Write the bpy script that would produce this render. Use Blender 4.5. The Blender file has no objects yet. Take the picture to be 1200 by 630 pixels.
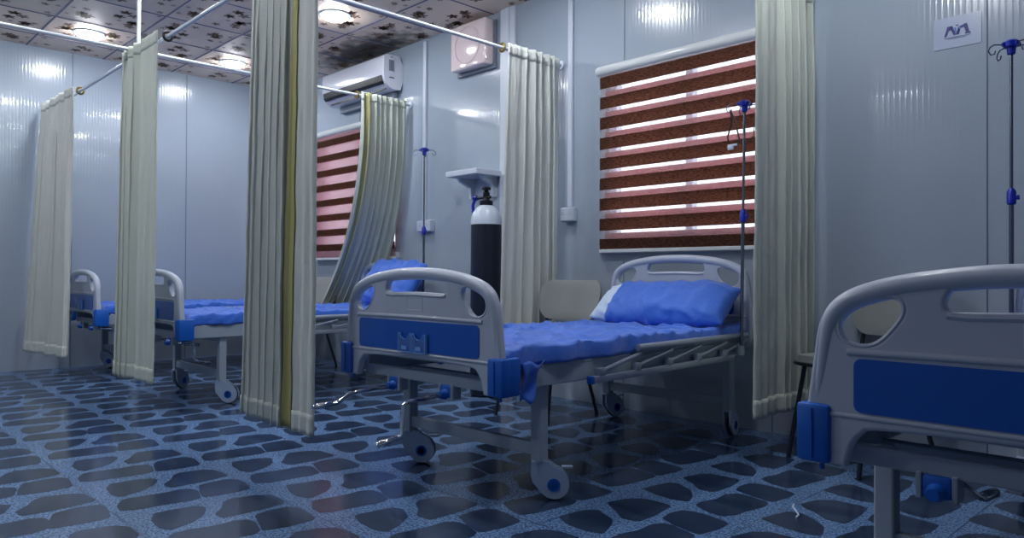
import bpy, bmesh, math, random
from mathutils import Vector, Matrix, noise
PI = math.pi
C = bpy.context.scene.collection

# ------------------------------------------------------------------ helpers
def lin(c):
    c /= 255.0
    return c / 12.92 if c <= .04045 else ((c + .055) / 1.055) ** 2.4
def rgb(r, g, b): return (lin(r), lin(g), lin(b), 1)

def new_mat(name):
    m = bpy.data.materials.new(name); m.use_nodes = True
    nt = m.node_tree; nt.nodes.clear()
    out = nt.nodes.new('ShaderNodeOutputMaterial')
    return m, nt, out
def N(nt, kind, **kw):
    n = nt.nodes.new(kind)
    for k, v in kw.items():
        if k in n.inputs.keys(): n.inputs[k].default_value = v
        else: setattr(n, k, v)
    return n
def simple(name, col, rough=.5, metal=0, spec=.5, var=.06, scale=6, bump=0, bscale=60, coat=0, trans=0, sheen=0):
    """principled surface with a little procedural tone variation and bump"""
    m, nt, out = new_mat(name)
    p = N(nt, 'ShaderNodeBsdfPrincipled', Roughness=rough, Metallic=metal)
    p.inputs['Specular IOR Level'].default_value = spec
    p.inputs['Coat Weight'].default_value = coat
    p.inputs['Coat Roughness'].default_value = .08
    p.inputs['Sheen Weight'].default_value = sheen
    tc = N(nt, 'ShaderNodeTexCoord')
    nz = N(nt, 'ShaderNodeTexNoise', Scale=scale, Detail=4.0)
    nt.links.new(tc.outputs['Object'], nz.inputs['Vector'])
    mx = N(nt, 'ShaderNodeMix', data_type='RGBA')
    mx.inputs[6].default_value = tuple(max(0, c * (1 - var)) for c in col[:3]) + (1,)
    mx.inputs[7].default_value = tuple(min(1, c * (1 + var)) for c in col[:3]) + (1,)
    nt.links.new(nz.outputs['Fac'], mx.inputs[0])
    nt.links.new(mx.outputs[2], p.inputs['Base Color'])
    if bump:
        n2 = N(nt, 'ShaderNodeTexNoise', Scale=bscale, Detail=3.0)
        nt.links.new(tc.outputs['Object'], n2.inputs['Vector'])
        b = N(nt, 'ShaderNodeBump', Strength=bump, Distance=.01)
        nt.links.new(n2.outputs['Fac'], b.inputs['Height'])
        nt.links.new(b.outputs['Normal'], p.inputs['Normal'])
    if trans:
        t = N(nt, 'ShaderNodeBsdfTranslucent', Color=col)
        ms = N(nt, 'ShaderNodeMixShader', Fac=trans)
        nt.links.new(p.outputs[0], ms.inputs[1]); nt.links.new(t.outputs[0], ms.inputs[2])
        nt.links.new(ms.outputs[0], out.inputs[0])
    else:
        nt.links.new(p.outputs[0], out.inputs[0])
    return m

M = {}
M['plastic'] = simple('bed_plastic', rgb(176, 186, 204), .38, coat=.15, var=.02)
M['panel_blue'] = simple('panel_blue', rgb(8, 84, 180), .32, var=.03)
M['corner_blue'] = simple('corner_blue', rgb(10, 90, 188), .4, var=.04)
M['frame'] = simple('bed_frame_paint', rgb(150, 164, 178), .4, var=.03)
M['alu'] = simple('brushed_aluminium', rgb(175, 185, 200), .35, metal=.7, var=.05, scale=20)
M['chrome'] = simple('chrome', rgb(210, 215, 225), .12, metal=1, var=.03)
M['wheel'] = simple('wheel_rubber', rgb(38, 44, 58), .55)
M['caster'] = simple('caster_plastic', rgb(160, 178, 205), .4, var=.02)
M['sheet'] = simple('blue_sheet', rgb(34, 98, 204), .6, var=.10, scale=9, bump=.25, bscale=40, sheen=.3)
M['pillow_white'] = simple('pillow_white', rgb(190, 208, 232), .8, var=.03)
M['mattress'] = simple('mattress_core', rgb(60, 90, 150), .8)
M['black'] = simple('black_plastic', rgb(18, 20, 26), .35)
M['chair'] = simple('chair_plastic', rgb(142, 146, 146), .5, bump=.1, bscale=200, var=.03)
M['chair_leg'] = simple('chair_steel', rgb(40, 46, 58), .4, metal=.4)
M['curtain'] = simple('curtain_cloth', rgb(200, 206, 202), .75, var=.05, scale=3, bump=.35, bscale=25, trans=.08, sheen=.2)
M['curtain2'] = simple('curtain_cloth_greenish', rgb(194, 202, 192), .75, var=.06, scale=3, bump=.35, bscale=25, trans=.08, sheen=.2)
M['lining'] = simple('curtain_lining', rgb(156, 154, 100), .7, var=.06, scale=4, bump=.2, bscale=30)
M['rod'] = simple('rod_white', rgb(205, 212, 226), .35, var=.02)
M['brass'] = simple('brass', rgb(160, 140, 70), .3, metal=.8)
M['darkring'] = simple('dark_ring', rgb(46, 44, 40), .4, metal=.3)
M['trim'] = simple('white_trim', rgb(196, 205, 220), .35, var=.02)
M['acwhite'] = simple('ac_white', rgb(214, 218, 232), .18, coat=.4, var=.01)
M['acgrey'] = simple('ac_grey', rgb(120, 130, 145), .5)
M['socket'] = simple('socket_white', rgb(196, 204, 220), .35, var=.02)
M['navyblack'] = simple('cylinder_black', rgb(12, 22, 44), .35, var=.05)
M['cylwhite'] = simple('cylinder_white', rgb(205, 215, 232), .3, var=.02)
M['ivblue'] = simple('iv_blue', rgb(14, 40, 165), .35)
M['steel'] = simple('steel_dark', rgb(110, 118, 132), .25, metal=.9)
def acrylic():
    m, nt, out = new_mat('clear_acrylic')
    p = N(nt, 'ShaderNodeBsdfPrincipled', Roughness=.12); p.inputs['Base Color'].default_value = rgb(120, 160, 220)
    t = N(nt, 'ShaderNodeBsdfTransparent', Color=(.9, .95, 1, 1)); ms = N(nt, 'ShaderNodeMixShader', Fac=.75)
    nt.links.new(p.outputs[0], ms.inputs[1]); nt.links.new(t.outputs[0], ms.inputs[2]); nt.links.new(ms.outputs[0], out.inputs[0]); return m
M['clear'] = acrylic(); M['clear_edge'] = simple('acrylic_edge', rgb(110, 160, 225), .2, coat=.4)
M['fanbox'] = simple('pinkish_gloss', rgb(240, 222, 224), .12, coat=.8, var=.04, scale=5)
M['cassette'] = simple('blind_cassette', rgb(206, 212, 216), .25, var=.02)
M['paper'] = simple('laminated_sheet', rgb(176, 188, 212), .2, coat=.5, var=.03)
M['logo_navy'] = simple('logo_navy', rgb(14, 34, 120), .4, var=.02)
M['logo_blue'] = simple('logo_lightblue', rgb(70, 120, 190), .4, var=.02)
M['scrap'] = simple('white_plastic', rgb(190, 205, 235), .4)
M['outside'] = simple('outside_ground', rgb(150, 140, 130), .9)

def emis(name, col, s):
    m, nt, out = new_mat(name)
    e = N(nt, 'ShaderNodeEmission', Color=col, Strength=s)
    nt.links.new(e.outputs[0], out.inputs[0]); return m
LAMP = 118.0
M['lamp'] = emis('lamp_diffuser', (.94, .965, 1, 1), LAMP)

# glossy ribbed sandwich-panel wall: thin vertical ribs (axis = horizontal world axis of the wall)
def wall_mat(name, axis):
    m, nt, out = new_mat(name)
    p = N(nt, 'ShaderNodeBsdfPrincipled', Roughness=.2)
    p.inputs['Base Color'].default_value = rgb(158, 171, 187)
    p.inputs['Coat Weight'].default_value = .5; p.inputs['Coat Roughness'].default_value = .06
    g = N(nt, 'ShaderNodeNewGeometry'); sp = N(nt, 'ShaderNodeSeparateXYZ')
    nt.links.new(g.outputs['Position'], sp.inputs[0])
    mul = N(nt, 'ShaderNodeMath', operation='MULTIPLY'); mul.inputs[1].default_value = 2 * PI / .0535
    nt.links.new(sp.outputs[axis], mul.inputs[0])
    s = N(nt, 'ShaderNodeMath', operation='SINE'); nt.links.new(mul.outputs[0], s.inputs[0])
    pw = N(nt, 'ShaderNodeMath', operation='POWER'); pw.inputs[1].default_value = 8
    ab = N(nt, 'ShaderNodeMath', operation='ABSOLUTE'); nt.links.new(s.outputs[0], ab.inputs[0]); nt.links.new(ab.outputs[0], pw.inputs[0])
    cb = N(nt, 'ShaderNodeCombineXYZ')
    k = N(nt, 'ShaderNodeMath', operation='MULTIPLY'); k.inputs[1].default_value = 3.5
    nt.links.new(sp.outputs[axis], k.inputs[0]); nt.links.new(k.outputs[0], cb.inputs[0])
    kz = N(nt, 'ShaderNodeMath', operation='MULTIPLY'); kz.inputs[1].default_value = .5
    nt.links.new(sp.outputs['Z'], kz.inputs[0]); nt.links.new(kz.outputs[0], cb.inputs[2])
    nz = N(nt, 'ShaderNodeTexNoise', Scale=1.2, Detail=2.0); nt.links.new(cb.outputs[0], nz.inputs['Vector'])
    ad = N(nt, 'ShaderNodeMath', operation='MULTIPLY_ADD'); ad.inputs[1].default_value = 2.2
    nt.links.new(nz.outputs['Fac'], ad.inputs[0]); nt.links.new(pw.outputs[0], ad.inputs[2])
    b = N(nt, 'ShaderNodeBump', Strength=.25, Distance=.0012)
    nt.links.new(ad.outputs[0], b.inputs['Height'])
    nt.links.new(b.outputs['Normal'], p.inputs['Normal']); nt.links.new(b.outputs['Normal'], p.inputs['Coat Normal'])
    nt.links.new(p.outputs[0], out.inputs[0]); return m
M['wallX'] = wall_mat('wall_panels_along_x', 'X')
M['wallY'] = wall_mat('wall_panels_along_y', 'Y')
M['seam'] = simple('panel_seam', rgb(92, 104, 122), .5)

# floor: speckled grout print and dark stones
def floor_mats():
    m, nt, out = new_mat('floor_grout')
    p = N(nt, 'ShaderNodeBsdfPrincipled', Roughness=.22); g = N(nt, 'ShaderNodeNewGeometry')
    v = N(nt, 'ShaderNodeTexNoise', Scale=110.0, Detail=2.0); nt.links.new(g.outputs['Position'], v.inputs['Vector'])
    r = N(nt, 'ShaderNodeValToRGB'); r.color_ramp.elements[0].position = .38; r.color_ramp.elements[1].position = .62
    r.color_ramp.elements[0].color = rgb(48, 80, 122); r.color_ramp.elements[1].color = rgb(118, 150, 194)
    nt.links.new(v.outputs['Fac'], r.inputs[0]); nt.links.new(r.outputs[0], p.inputs['Base Color'])
    nt.links.new(p.outputs[0], out.inputs[0]); M['grout'] = m
    m, nt, out = new_mat('floor_stone')
    p = N(nt, 'ShaderNodeBsdfPrincipled', Roughness=.16); g = N(nt, 'ShaderNodeNewGeometry')
    mp = N(nt, 'ShaderNodeMapping'); mp.inputs['Scale'].default_value = (1.5, 5, 1)
    nt.links.new(g.outputs['Position'], mp.inputs[0])
    v = N(nt, 'ShaderNodeTexNoise', Scale=2.2, Detail=5.0); nt.links.new(mp.outputs[0], v.inputs['Vector'])
    r = N(nt, 'ShaderNodeValToRGB'); r.color_ramp.elements[0].position = .3; r.color_ramp.elements[1].position = .7
    r.color_ramp.elements[0].color = rgb(22, 40, 68); r.color_ramp.elements[1].color = rgb(52, 66, 92)
    nt.links.new(v.outputs['Fac'], r.inputs[0]); nt.links.new(r.outputs[0], p.inputs['Base Color'])
    nt.links.new(p.outputs[0], out.inputs[0]); M['stone'] = m
floor_mats()
M['floor_seam'] = simple('floor_seam', rgb(24, 42, 70), .5)

# ceiling board, with sooty dust and painted-in gap shade around the air conditioner
def ceil_mat():
    m, nt, out = new_mat('ceiling_board')
    p = N(nt, 'ShaderNodeBsdfPrincipled', Roughness=.5); g = N(nt, 'ShaderNodeNewGeometry')
    nz = N(nt, 'ShaderNodeTexNoise', Scale=3.0, Detail=5.0); nt.links.new(g.outputs['Position'], nz.inputs['Vector'])
    r = N(nt, 'ShaderNodeMix', data_type='RGBA'); r.inputs[6].default_value = rgb(232, 208, 190); r.inputs[7].default_value = rgb(244, 224, 206)
    nt.links.new(nz.outputs['Fac'], r.inputs[0])
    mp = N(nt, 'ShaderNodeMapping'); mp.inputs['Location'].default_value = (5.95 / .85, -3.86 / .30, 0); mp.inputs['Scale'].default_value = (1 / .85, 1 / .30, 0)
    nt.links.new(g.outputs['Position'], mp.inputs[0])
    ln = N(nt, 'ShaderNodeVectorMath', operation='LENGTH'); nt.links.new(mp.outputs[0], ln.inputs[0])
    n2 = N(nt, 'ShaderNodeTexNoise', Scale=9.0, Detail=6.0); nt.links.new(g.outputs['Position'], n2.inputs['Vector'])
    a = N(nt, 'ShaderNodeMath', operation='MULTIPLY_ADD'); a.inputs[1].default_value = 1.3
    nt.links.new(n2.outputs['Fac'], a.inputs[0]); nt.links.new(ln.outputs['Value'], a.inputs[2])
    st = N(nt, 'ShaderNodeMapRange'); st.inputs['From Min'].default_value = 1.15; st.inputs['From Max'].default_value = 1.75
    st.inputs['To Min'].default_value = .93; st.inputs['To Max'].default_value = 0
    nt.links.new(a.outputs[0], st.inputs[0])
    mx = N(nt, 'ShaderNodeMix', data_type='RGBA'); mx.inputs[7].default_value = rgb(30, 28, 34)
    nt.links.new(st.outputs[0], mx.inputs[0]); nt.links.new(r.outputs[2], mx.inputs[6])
    nt.links.new(mx.outputs[2], p.inputs['Base Color']); nt.links.new(p.outputs[0], out.inputs[0]); return m
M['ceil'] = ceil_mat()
M['flower'] = simple('ceiling_flower', rgb(128, 98, 76), .55, var=.25, scale=4)
M['flower2'] = simple('ceiling_flower_light', rgb(160, 128, 104), .55, var=.2, scale=4)
M['grid'] = simple('ceiling_grid', rgb(92, 94, 124), .4)

# blind fabric: woven, backlit
def fabric(name, c1, c2, tl, alpha=0.0, sx=40, tcol=None):
    m, nt, out = new_mat(name)
    g = N(nt, 'ShaderNodeNewGeometry'); mp = N(nt, 'ShaderNodeMapping'); mp.inputs['Scale'].default_value = (sx, 10, 260)
    nt.links.new(g.outputs['Position'], mp.inputs[0])
    nz = N(nt, 'ShaderNodeTexNoise', Scale=1.0, Detail=3.0); nt.links.new(mp.outputs[0], nz.inputs['Vector'])
    r = N(nt, 'ShaderNodeValToRGB'); r.color_ramp.elements[0].color = c1; r.color_ramp.elements[1].color = c2
    r.color_ramp.elements[0].position = .3; r.color_ramp.elements[1].position = .7
    nt.links.new(nz.outputs['Fac'], r.inputs[0])
    d = N(nt, 'ShaderNodeBsdfDiffuse'); t = N(nt, 'ShaderNodeBsdfTranslucent')
    nt.links.new(r.outputs[0], d.inputs[0])
    if tcol: t.inputs[0].default_value = tcol
    else: nt.links.new(r.outputs[0], t.inputs[0])
    ms = N(nt, 'ShaderNodeMixShader', Fac=tl); nt.links.new(d.outputs[0], ms.inputs[1]); nt.links.new(t.outputs[0], ms.inputs[2])
    tr = N(nt, 'ShaderNodeBsdfTransparent'); m2 = N(nt, 'ShaderNodeMixShader', Fac=alpha)
    nt.links.new(ms.outputs[0], m2.inputs[1]); nt.links.new(tr.outputs[0], m2.inputs[2])
    nt.links.new(m2.outputs[0], out.inputs[0]); return m
M['band'] = fabric('blind_band', rgb(76, 58, 52), rgb(166, 124, 106), .8)
M['band_back'] = fabric('blind_band_back', rgb(150, 96, 94), rgb(196, 136, 130), .75)
M['sheer'] = fabric('blind_sheer', rgb(190, 170, 176), rgb(225, 205, 210), .5, .72)
M['sheer_pink'] = fabric('blind_sheer_pink', rgb(190, 150, 160), rgb(205, 165, 172), .5, .45)
def glass():
    m, nt, out = new_mat('window_glass')
    g = N(nt, 'ShaderNodeBsdfGlossy', Roughness=.03); t = N(nt, 'ShaderNodeBsdfTransparent', Color=(.86, .93, .95, 1))
    ms = N(nt, 'ShaderNodeMixShader', Fac=.07); nt.links.new(t.outputs[0], ms.inputs[1]); nt.links.new(g.outputs[0], ms.inputs[2])
    nt.links.new(ms.outputs[0], out.inputs[0]); return m
M['glass'] = glass()

class MB:
    def __init__(s): s.bm = bmesh.new(); s.mats = []; s.mi = 0
    def mat(s, m):
        if m not in s.mats: s.mats.append(m)
        s.mi = s.mats.index(m); return s
    def _fin(s, faces):
        for f in faces: f.material_index = s.mi
    def box(s, c, d, bevel=0, rot=None, seg=2):
        r = bmesh.ops.create_cube(s.bm, size=1)
        vs = r['verts']; mt = Matrix.Translation(c) @ (rot.to_4x4() if rot else Matrix.Identity(4)) @ Matrix.Diagonal((d[0], d[1], d[2], 1))
        bmesh.ops.transform(s.bm, matrix=mt, verts=vs)
        fs = set(f for v in vs for f in v.link_faces); s._fin(fs)
        if bevel:
            es = list(set(e for v in vs for e in v.link_edges))
            q = bmesh.ops.bevel(s.bm, geom=es, offset=bevel, segments=seg, affect='EDGES', profile=.5)
            s._fin(q['faces'])
        return s
    def tube(s, pts, r, seg=10, close=False, caps=True):
        pts = [Vector(p) for p in pts]; n = len(pts); rings = []
        up = None
        for i, p in enumerate(pts):
            a = pts[(i - 1) % n] if (close or i > 0) else p; b = pts[(i + 1) % n] if (close or i < n - 1) else p
            t = (b - a).normalized()
            if up is None: up = Vector((0, 0, 1)) if abs(t.z) < .9 else Vector((1, 0, 0))
            x = t.cross(up)
            if x.length < 1e-4: x = t.cross(Vector((0, 1, 0)))
            x.normalize(); y = x.cross(t).normalized(); up = y
            rr = r[i] if isinstance(r, (list, tuple)) else r
            rings.append([s.bm.verts.new(p + x * math.cos(2 * PI * k / seg) * rr + y * math.sin(2 * PI * k / seg) * rr) for k in range(seg)])
        fs = []
        for i in range(n if close else n - 1):
            A, B = rings[i], rings[(i + 1) % n]
            for k in range(seg): fs.append(s.bm.faces.new((A[k], A[(k + 1) % seg], B[(k + 1) % seg], B[k])))
        if caps and not close:
            fs.append(s.bm.faces.new(rings[0][::-1])); fs.append(s.bm.faces.new(rings[-1]))
        s._fin(fs); return s
    def lathe(s, prof, c=(0, 0, 0), seg=28, axis='Z', rot=None):
        c = Vector(c); rings = []
        for r, z in prof:
            ring = []
            for k in range(seg):
                a = 2 * PI * k / seg; v = Vector((r * math.cos(a), r * math.sin(a), z))
                if axis == 'Y': v = Vector((v.x, v.z, v.y))
                if axis == 'X': v = Vector((v.z, v.x, v.y))
                if rot: v = rot @ v
                ring.append(s.bm.verts.new(c + v))
            rings.append(ring)
        fs = []
        for A, B in zip(rings, rings[1:]):
            for k in range(seg): fs.append(s.bm.faces.new((A[k], A[(k + 1) % seg], B[(k + 1) % seg], B[k])))
        fs.append(s.bm.faces.new(rings[0][::-1])); fs.append(s.bm.faces.new(rings[-1]))
        s._fin(fs); return s
    def poly(s, pts):
        f = s.bm.faces.new([s.bm.verts.new(p) for p in pts]); s._fin([f]); return s
    def prism(s, pts, d):
        """polygon pts extruded by vector d"""
        d = Vector(d); A = [s.bm.verts.new(Vector(p)) for p in pts]; B = [s.bm.verts.new(Vector(p) + d) for p in pts]
        n = len(pts); fs = [s.bm.faces.new(A[::-1]), s.bm.faces.new(B)]
        for k in range(n): fs.append(s.bm.faces.new((A[k], A[(k + 1) % n], B[(k + 1) % n], B[k])))
        s._fin(fs); return s
    def grid(s, fn, nu, nv, thick=0):
        V = [[s.bm.verts.new(fn(i / nu, j / nv)) for j in range(nv + 1)] for i in range(nu + 1)]
        fs = [s.bm.faces.new((V[i][j], V[i + 1][j], V[i + 1][j + 1], V[i][j + 1])) for i in range(nu) for j in range(nv)]
        s._fin(fs); return s
    def build(s, name, mat=None, parent=None, smooth=True, angle=35, solid=0, recalc=True):
        if recalc: bmesh.ops.recalc_face_normals(s.bm, faces=s.bm.faces)
        me = bpy.data.meshes.new(name); s.bm.to_mesh(me); s.bm.free()
        ms = s.mats if s.mats else [mat]
        for m in ms: me.materials.append(m)
        if smooth:
            for p in me.polygons: p.use_smooth = True
            me.set_sharp_from_angle(angle=math.radians(angle))
        o = bpy.data.objects.new(name, me); C.objects.link(o)
        if parent: o.parent = parent
        if solid:
            md = o.modifiers.new('thickness', 'SOLIDIFY'); md.thickness = solid; md.offset = 0
        return o

def thing(name, label, cat, loc=(0, 0, 0), rz=0, group=None):
    o = bpy.data.objects.new(name, None); C.objects.link(o); o.empty_display_size = .1
    o.location = loc; o.rotation_euler = (0, 0, rz); tag(o, label, cat, group); return o
def tag(o, label, cat, group=None):
    o['label'] = label; o['category'] = cat
    if group: o['group'] = group
    return o
def struct(o): o['kind'] = 'structure'; return o
def copy_tree(o, parent=None):
    c = o.copy(); C.objects.link(c); c.parent = parent
    for ch in list(o.children): copy_tree(ch, c)
    return c
def smooth_loop(pts, it=2):
    for _ in range(it):
        q = []
        for i in range(len(pts)):
            a, b = pts[i], pts[(i + 1) % len(pts)]
            q += [(a[0] * .75 + b[0] * .25, a[1] * .75 + b[1] * .25), (a[0] * .25 + b[0] * .75, a[1] * .25 + b[1] * .75)]
        pts = q
    return pts

CEIL, WB, WA = 3.0, 4.05, -8.02
XR, YN = 1.6, -2.3

# ------------------------------------------------------------------ floor
TP = .535
STONES = [
 [(0, .2), (0, .27), (.04, .48), (.11, .52), (.27, .44), (.36, .33), (.42, .17), (.33, .13), (.15, .14)],
 [(.51, .14), (.50, .22), (.54, .4), (.53, .55), (.58, .62), (.66, .63), (.84, .58), (.87, .5), (.84, .3), (.82, .13), (.77, .05), (.64, .07)],
 [(.09, .66), (.03, .72), (.07, .9), (.15, .98), (.4, .99), (.43, .78), (.43, .52), (.3, .51), (.2, .60)],
 [(.52, .70), (.49, .84), (.51, .96), (.6, 1.0), (.88, .96), (.89, .78), (.85, .6), (.66, .65)]]
def make_floor():
    b = MB(); b.mat(M['grout']).poly([(WA - .05, YN - .05, -.0008), (XR + .05, YN - .05, -.0008), (XR + .05, WB + .05, -.0008), (WA - .05, WB + .05, -.0008)])
    b.mat(M['stone']); rnd = random.Random(4)
    loops = []
    for st in STONES:
        cx, cy = sum(p[0] for p in st) / len(st), sum(p[1] for p in st) / len(st); q = []
        for k in range(len(st)):
            a, c = st[k], st[(k + 1) % len(st)]
            q += [(a[0] * .86 + c[0] * .14, a[1] * .86 + c[1] * .14), (a[0] * .14 + c[0] * .86, a[1] * .14 + c[1] * .86)]
        loops.append([(cx + (x - cx) * 1.04, cy + (z - cy) * 1.03) for x, z in q])
    for i in range(-11, 8):
        for j in range(-7, 5):
            x0, y0 = -2.39 + TP * i, 1.41 + TP * j
            for lp in loops:
                P = [(x0 + (u + rnd.uniform(-.006, .006)) * TP, y0 + (v + rnd.uniform(-.006, .006)) * TP, 0) for u, v in lp]
                if min(p[0] for p in P) < WA + .01 or max(p[0] for p in P) > XR or max(p[1] for p in P) > WB - .01 or min(p[1] for p in P) < YN: continue
                b.poly(P)
    b.mat(M['floor_seam'])
    for i in range(-10, 8):
        x = -2.39 + TP * i
        b.poly([(x - .0014, YN, -.0004), (x + .0014, YN, -.0004), (x + .0014, WB, -.0004), (x - .0014, WB, -.0004)])
    for j in range(-6, 5):
        y = 1.41 + TP * j
        b.poly([(WA, y - .0014, -.0003), (XR, y - .0014, -.0003), (XR, y + .0014, -.0003), (WA, y + .0014, -.0003)])
    o = b.build('floor', smooth=False, recalc=False)
    for p in o.data.polygons:
        if p.normal.z < 0: p.flip()
    return struct(o)
make_floor()

# ------------------------------------------------------------------ ceiling
CP = .645
def make_ceiling():
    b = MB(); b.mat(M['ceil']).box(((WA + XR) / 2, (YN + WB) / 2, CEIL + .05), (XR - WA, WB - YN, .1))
    rnd = random.Random(9)
    fl = []
    for k in range(3):     # three sprays and scattered single blossoms on every board
        cx, cy = [(.25, .3), (.7, .62), (.3, .86)][k]
        for q in range(5): fl.append((cx + rnd.uniform(-.16, .16), cy + rnd.uniform(-.10, .10), rnd.uniform(.036, .056)))
    for q in range(9): fl.append((rnd.uniform(.06, .94), rnd.uniform(.06, .94), rnd.uniform(.020, .036)))
    nx0 = int((WA + 5.675) / CP) - 1
    for i in range(nx0, 12):
        for j in range(-9, 1):
            x0, y0 = -5.675 + CP * i, 3.475 + CP * j
            ang = 0 if (i + j) % 2 else PI
            for u, v, r in fl:
                if ang: u, v = 1 - u, 1 - v
                cx, cy = x0 + u * CP, y0 + v * CP
                if not (WA + .05 < cx < XR - .05 and YN + .05 < cy < WB - .05): continue
                a0 = rnd.uniform(0, PI); n = 5
                b.mat(M['flower'] if r > .03 else M['flower2'])
                for k in range(n):
                    a = a0 + 2 * PI * k / n
                    px, py = cx + math.cos(a) * r * .55, cy + math.sin(a) * r * .55
                    b.poly([(px + math.cos(a) * r * .5 * math.cos(t) - math.sin(a) * r * .26 * math.sin(t),
                             py + math.sin(a) * r * .5 * math.cos(t) + math.cos(a) * r * .26 * math.sin(t), CEIL - .0012) for t in [2 * PI * w / 8 for w in range(8)]])
    b.mat(M['grid'])
    x = -5.675 - CP * 3
    while x < XR:
        if x > WA: b.box((x, (YN + WB) / 2, CEIL - .002), (.013, WB - YN, .004))
        x += CP
    y = 3.475 - CP * 8
    while y < WB:
        if y > YN: b.box(((WA + XR) / 2, y, CEIL - .0025), (XR - WA, .013, .004))
        y += CP
    return struct(b.build('ceiling', smooth=False, recalc=True))
make_ceiling()

# ------------------------------------------------------------------ walls
W1 = (-3.20, -1.96, 1.12, 2.285)   # window behind the near blind
W2 = (-7.08, -5.72, 1.12, 2.33)
def make_walls():
    b = MB(); b.mat(M['wallX']); t = .1; y = WB + t / 2
    def seg(x0, x1, z0, z1):
        if z0 == 0: z0 = -.1
        b.box(((x0 + x1) / 2, y, (z0 + z1) / 2), (x1 - x0, t, z1 - z0))
    seg(WA - .1, W2[0], 0, CEIL + .1); seg(W2[1], W1[0], 0, CEIL + .1); seg(W1[1], XR + .1, 0, CEIL + .1)
    for w in (W1, W2): seg(w[0], w[1], 0, w[2]); seg(w[0], w[1], w[3], CEIL + .1)
    b.mat(M['seam'])
    for x in (-.942, -2.01, -3.073, -6.34, -7.41, .125, 1.19):
        for (z0, z1) in ([(0, CEIL)] if x in (-.942, -7.41, .125, 1.19) else [(0, 1.0), (2.36, CEIL)]):
            b.box((x, WB - .0005, (z0 + z1) / 2), (.006, .003, z1 - z0))
    struct(b.build('wall_back', smooth=False))
    b = MB(); b.mat(M['wallY']); b.box((WA - .05, (YN + WB) / 2, CEIL / 2), (.1, WB - YN + .2, CEIL + .2))
    b.mat(M['seam'])
    for yy in (1.92, 2.99, .85, -.22, -1.29): b.box((WA + .0005, yy, CEIL / 2), (.003, .006, CEIL))
    struct(b.build('wall_left', smooth=False))
    b = MB(); b.box((XR + .05, (YN + WB) / 2, CEIL / 2), (.1, WB - YN + .2, CEIL + .2)); struct(b.build('wall_right', M['wallY'], smooth=False))
    b = MB(); b.box(((WA + XR) / 2, YN - .05, CEIL / 2), (XR - WA, .1, CEIL + .2)); struct(b.build('wall_front', M['wallX'], smooth=False))
    # joint column, cornice and corner strips
    b = MB(); b.box((-4.20, WB - .012, CEIL / 2), (.165, .024, CEIL), .004).box((-4.2, WB - .027, CEIL / 2), (.04, .008, CEIL), .002)
    struct(b.build('trim_1', M['trim'], smooth=False))
    for n, w in enumerate((W1, W2)):
        b = MB(); x0, x1, z0, z1 = w; yy = WB + .05
        for a in ((x0 + .02, z0, z1, 0), (x1 - .02, z0, z1, 0), ((x0 + x1) / 2, z0, z1, 0)):
            b.box((a[0], yy, (a[1] + a[2]) / 2), (.05, .06, z1 - z0), .004)
        for z in (z0 + .025, z1 - .025): b.box(((x0 + x1) / 2, yy, z), (x1 - x0, .06, .05), .004)
        f = struct(b.build('window_%d' % (n + 1), M['trim'], smooth=False))
        b = MB(); b.box(((x0 + x1) / 2, yy, (z0 + z1) / 2), (x1 - x0 - .06, .006, z1 - z0 - .06)); b.build('window_pane', M['glass'], f, smooth=False)
        b = MB(); b.box(((x0 + x1) / 2, WB - .012, z0 - .045), (x1 - x0 + .14, .03, .055), .006)
        b.build('window_sill', M['trim'], f, smooth=False)
make_walls()

# ------------------------------------------------------------------ downlights
def make_lights():
    xs = [-7.24, -5.305, -3.37, -1.435, .5]; ys = [3.145, 1.86, .57, -.72]
    names = {(0, 3.145): 'round ceiling light left of the large curtain, above the far left wall',
             (0, 1.86): 'round ceiling light at the top left, nearest the left edge',
             (1, 3.145): 'round ceiling light in front of the air conditioner, right of the large curtain'}
    proto = None
    for i, x in enumerate(xs):
        for y in ys:
            if x > 0 or (y < 1 and x > -3) or (y < 0 and x < -6): continue
            if proto is None:
                r = thing('ceiling_light', '', 'ceiling light')
                MB().lathe([(.128, -.001), (.128, -.006), (.118, -.012), (.104, -.012), (.104, -.001)], seg=40).build('light_rim', M['trim'], r)
                MB().lathe([(.103, -.003), (.103, -.016), (.098, -.028), (.085, -.034)], seg=40).build('light_diffuser', M['lamp'], r)
                proto = r
            else: r = copy_tree(proto)
            r.location = (x, y, CEIL)
            r['label'] = names.get((i, y), 'round recessed ceiling light outside the picture')
            r['group'] = 'round ceiling lights'
make_lights()

# ------------------------------------------------------------------ hospital beds
def curve_board(name, outer, holes, th, mat, parent, z=0):
    """outline with holes in the local XZ plane, th thick, rounded edges"""
    cu = bpy.data.curves.new(name, 'CURVE'); cu.dimensions = '2D'; cu.fill_mode = 'BOTH'
    for lp in [outer] + holes:
        s = cu.splines.new('POLY'); s.points.add(len(lp) - 1); s.use_cyclic_u = True
        for p, q in zip(s.points, lp): p.co = (q[0], q[1], 0, 1)
    bev = .009; cu.extrude = max(.0005, th / 2 - bev); cu.bevel_depth = bev; cu.bevel_resolution = 3; cu.offset = -bev
    o = bpy.data.objects.new(name + '_tmp', cu); C.objects.link(o)
    dg = bpy.context.evaluated_depsgraph_get(); me = bpy.data.meshes.new_from_object(o.evaluated_get(dg))
    bpy.data.objects.remove(o); bpy.data.curves.remove(cu)
    me.transform(Matrix.Rotation(PI / 2, 4, 'X')); me.transform(Matrix.Translation((0, 0, z)))
    return me
def mirror(h): return h + [(-x, y) for x, y in reversed(h) if abs(x) > 1e-6]

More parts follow.
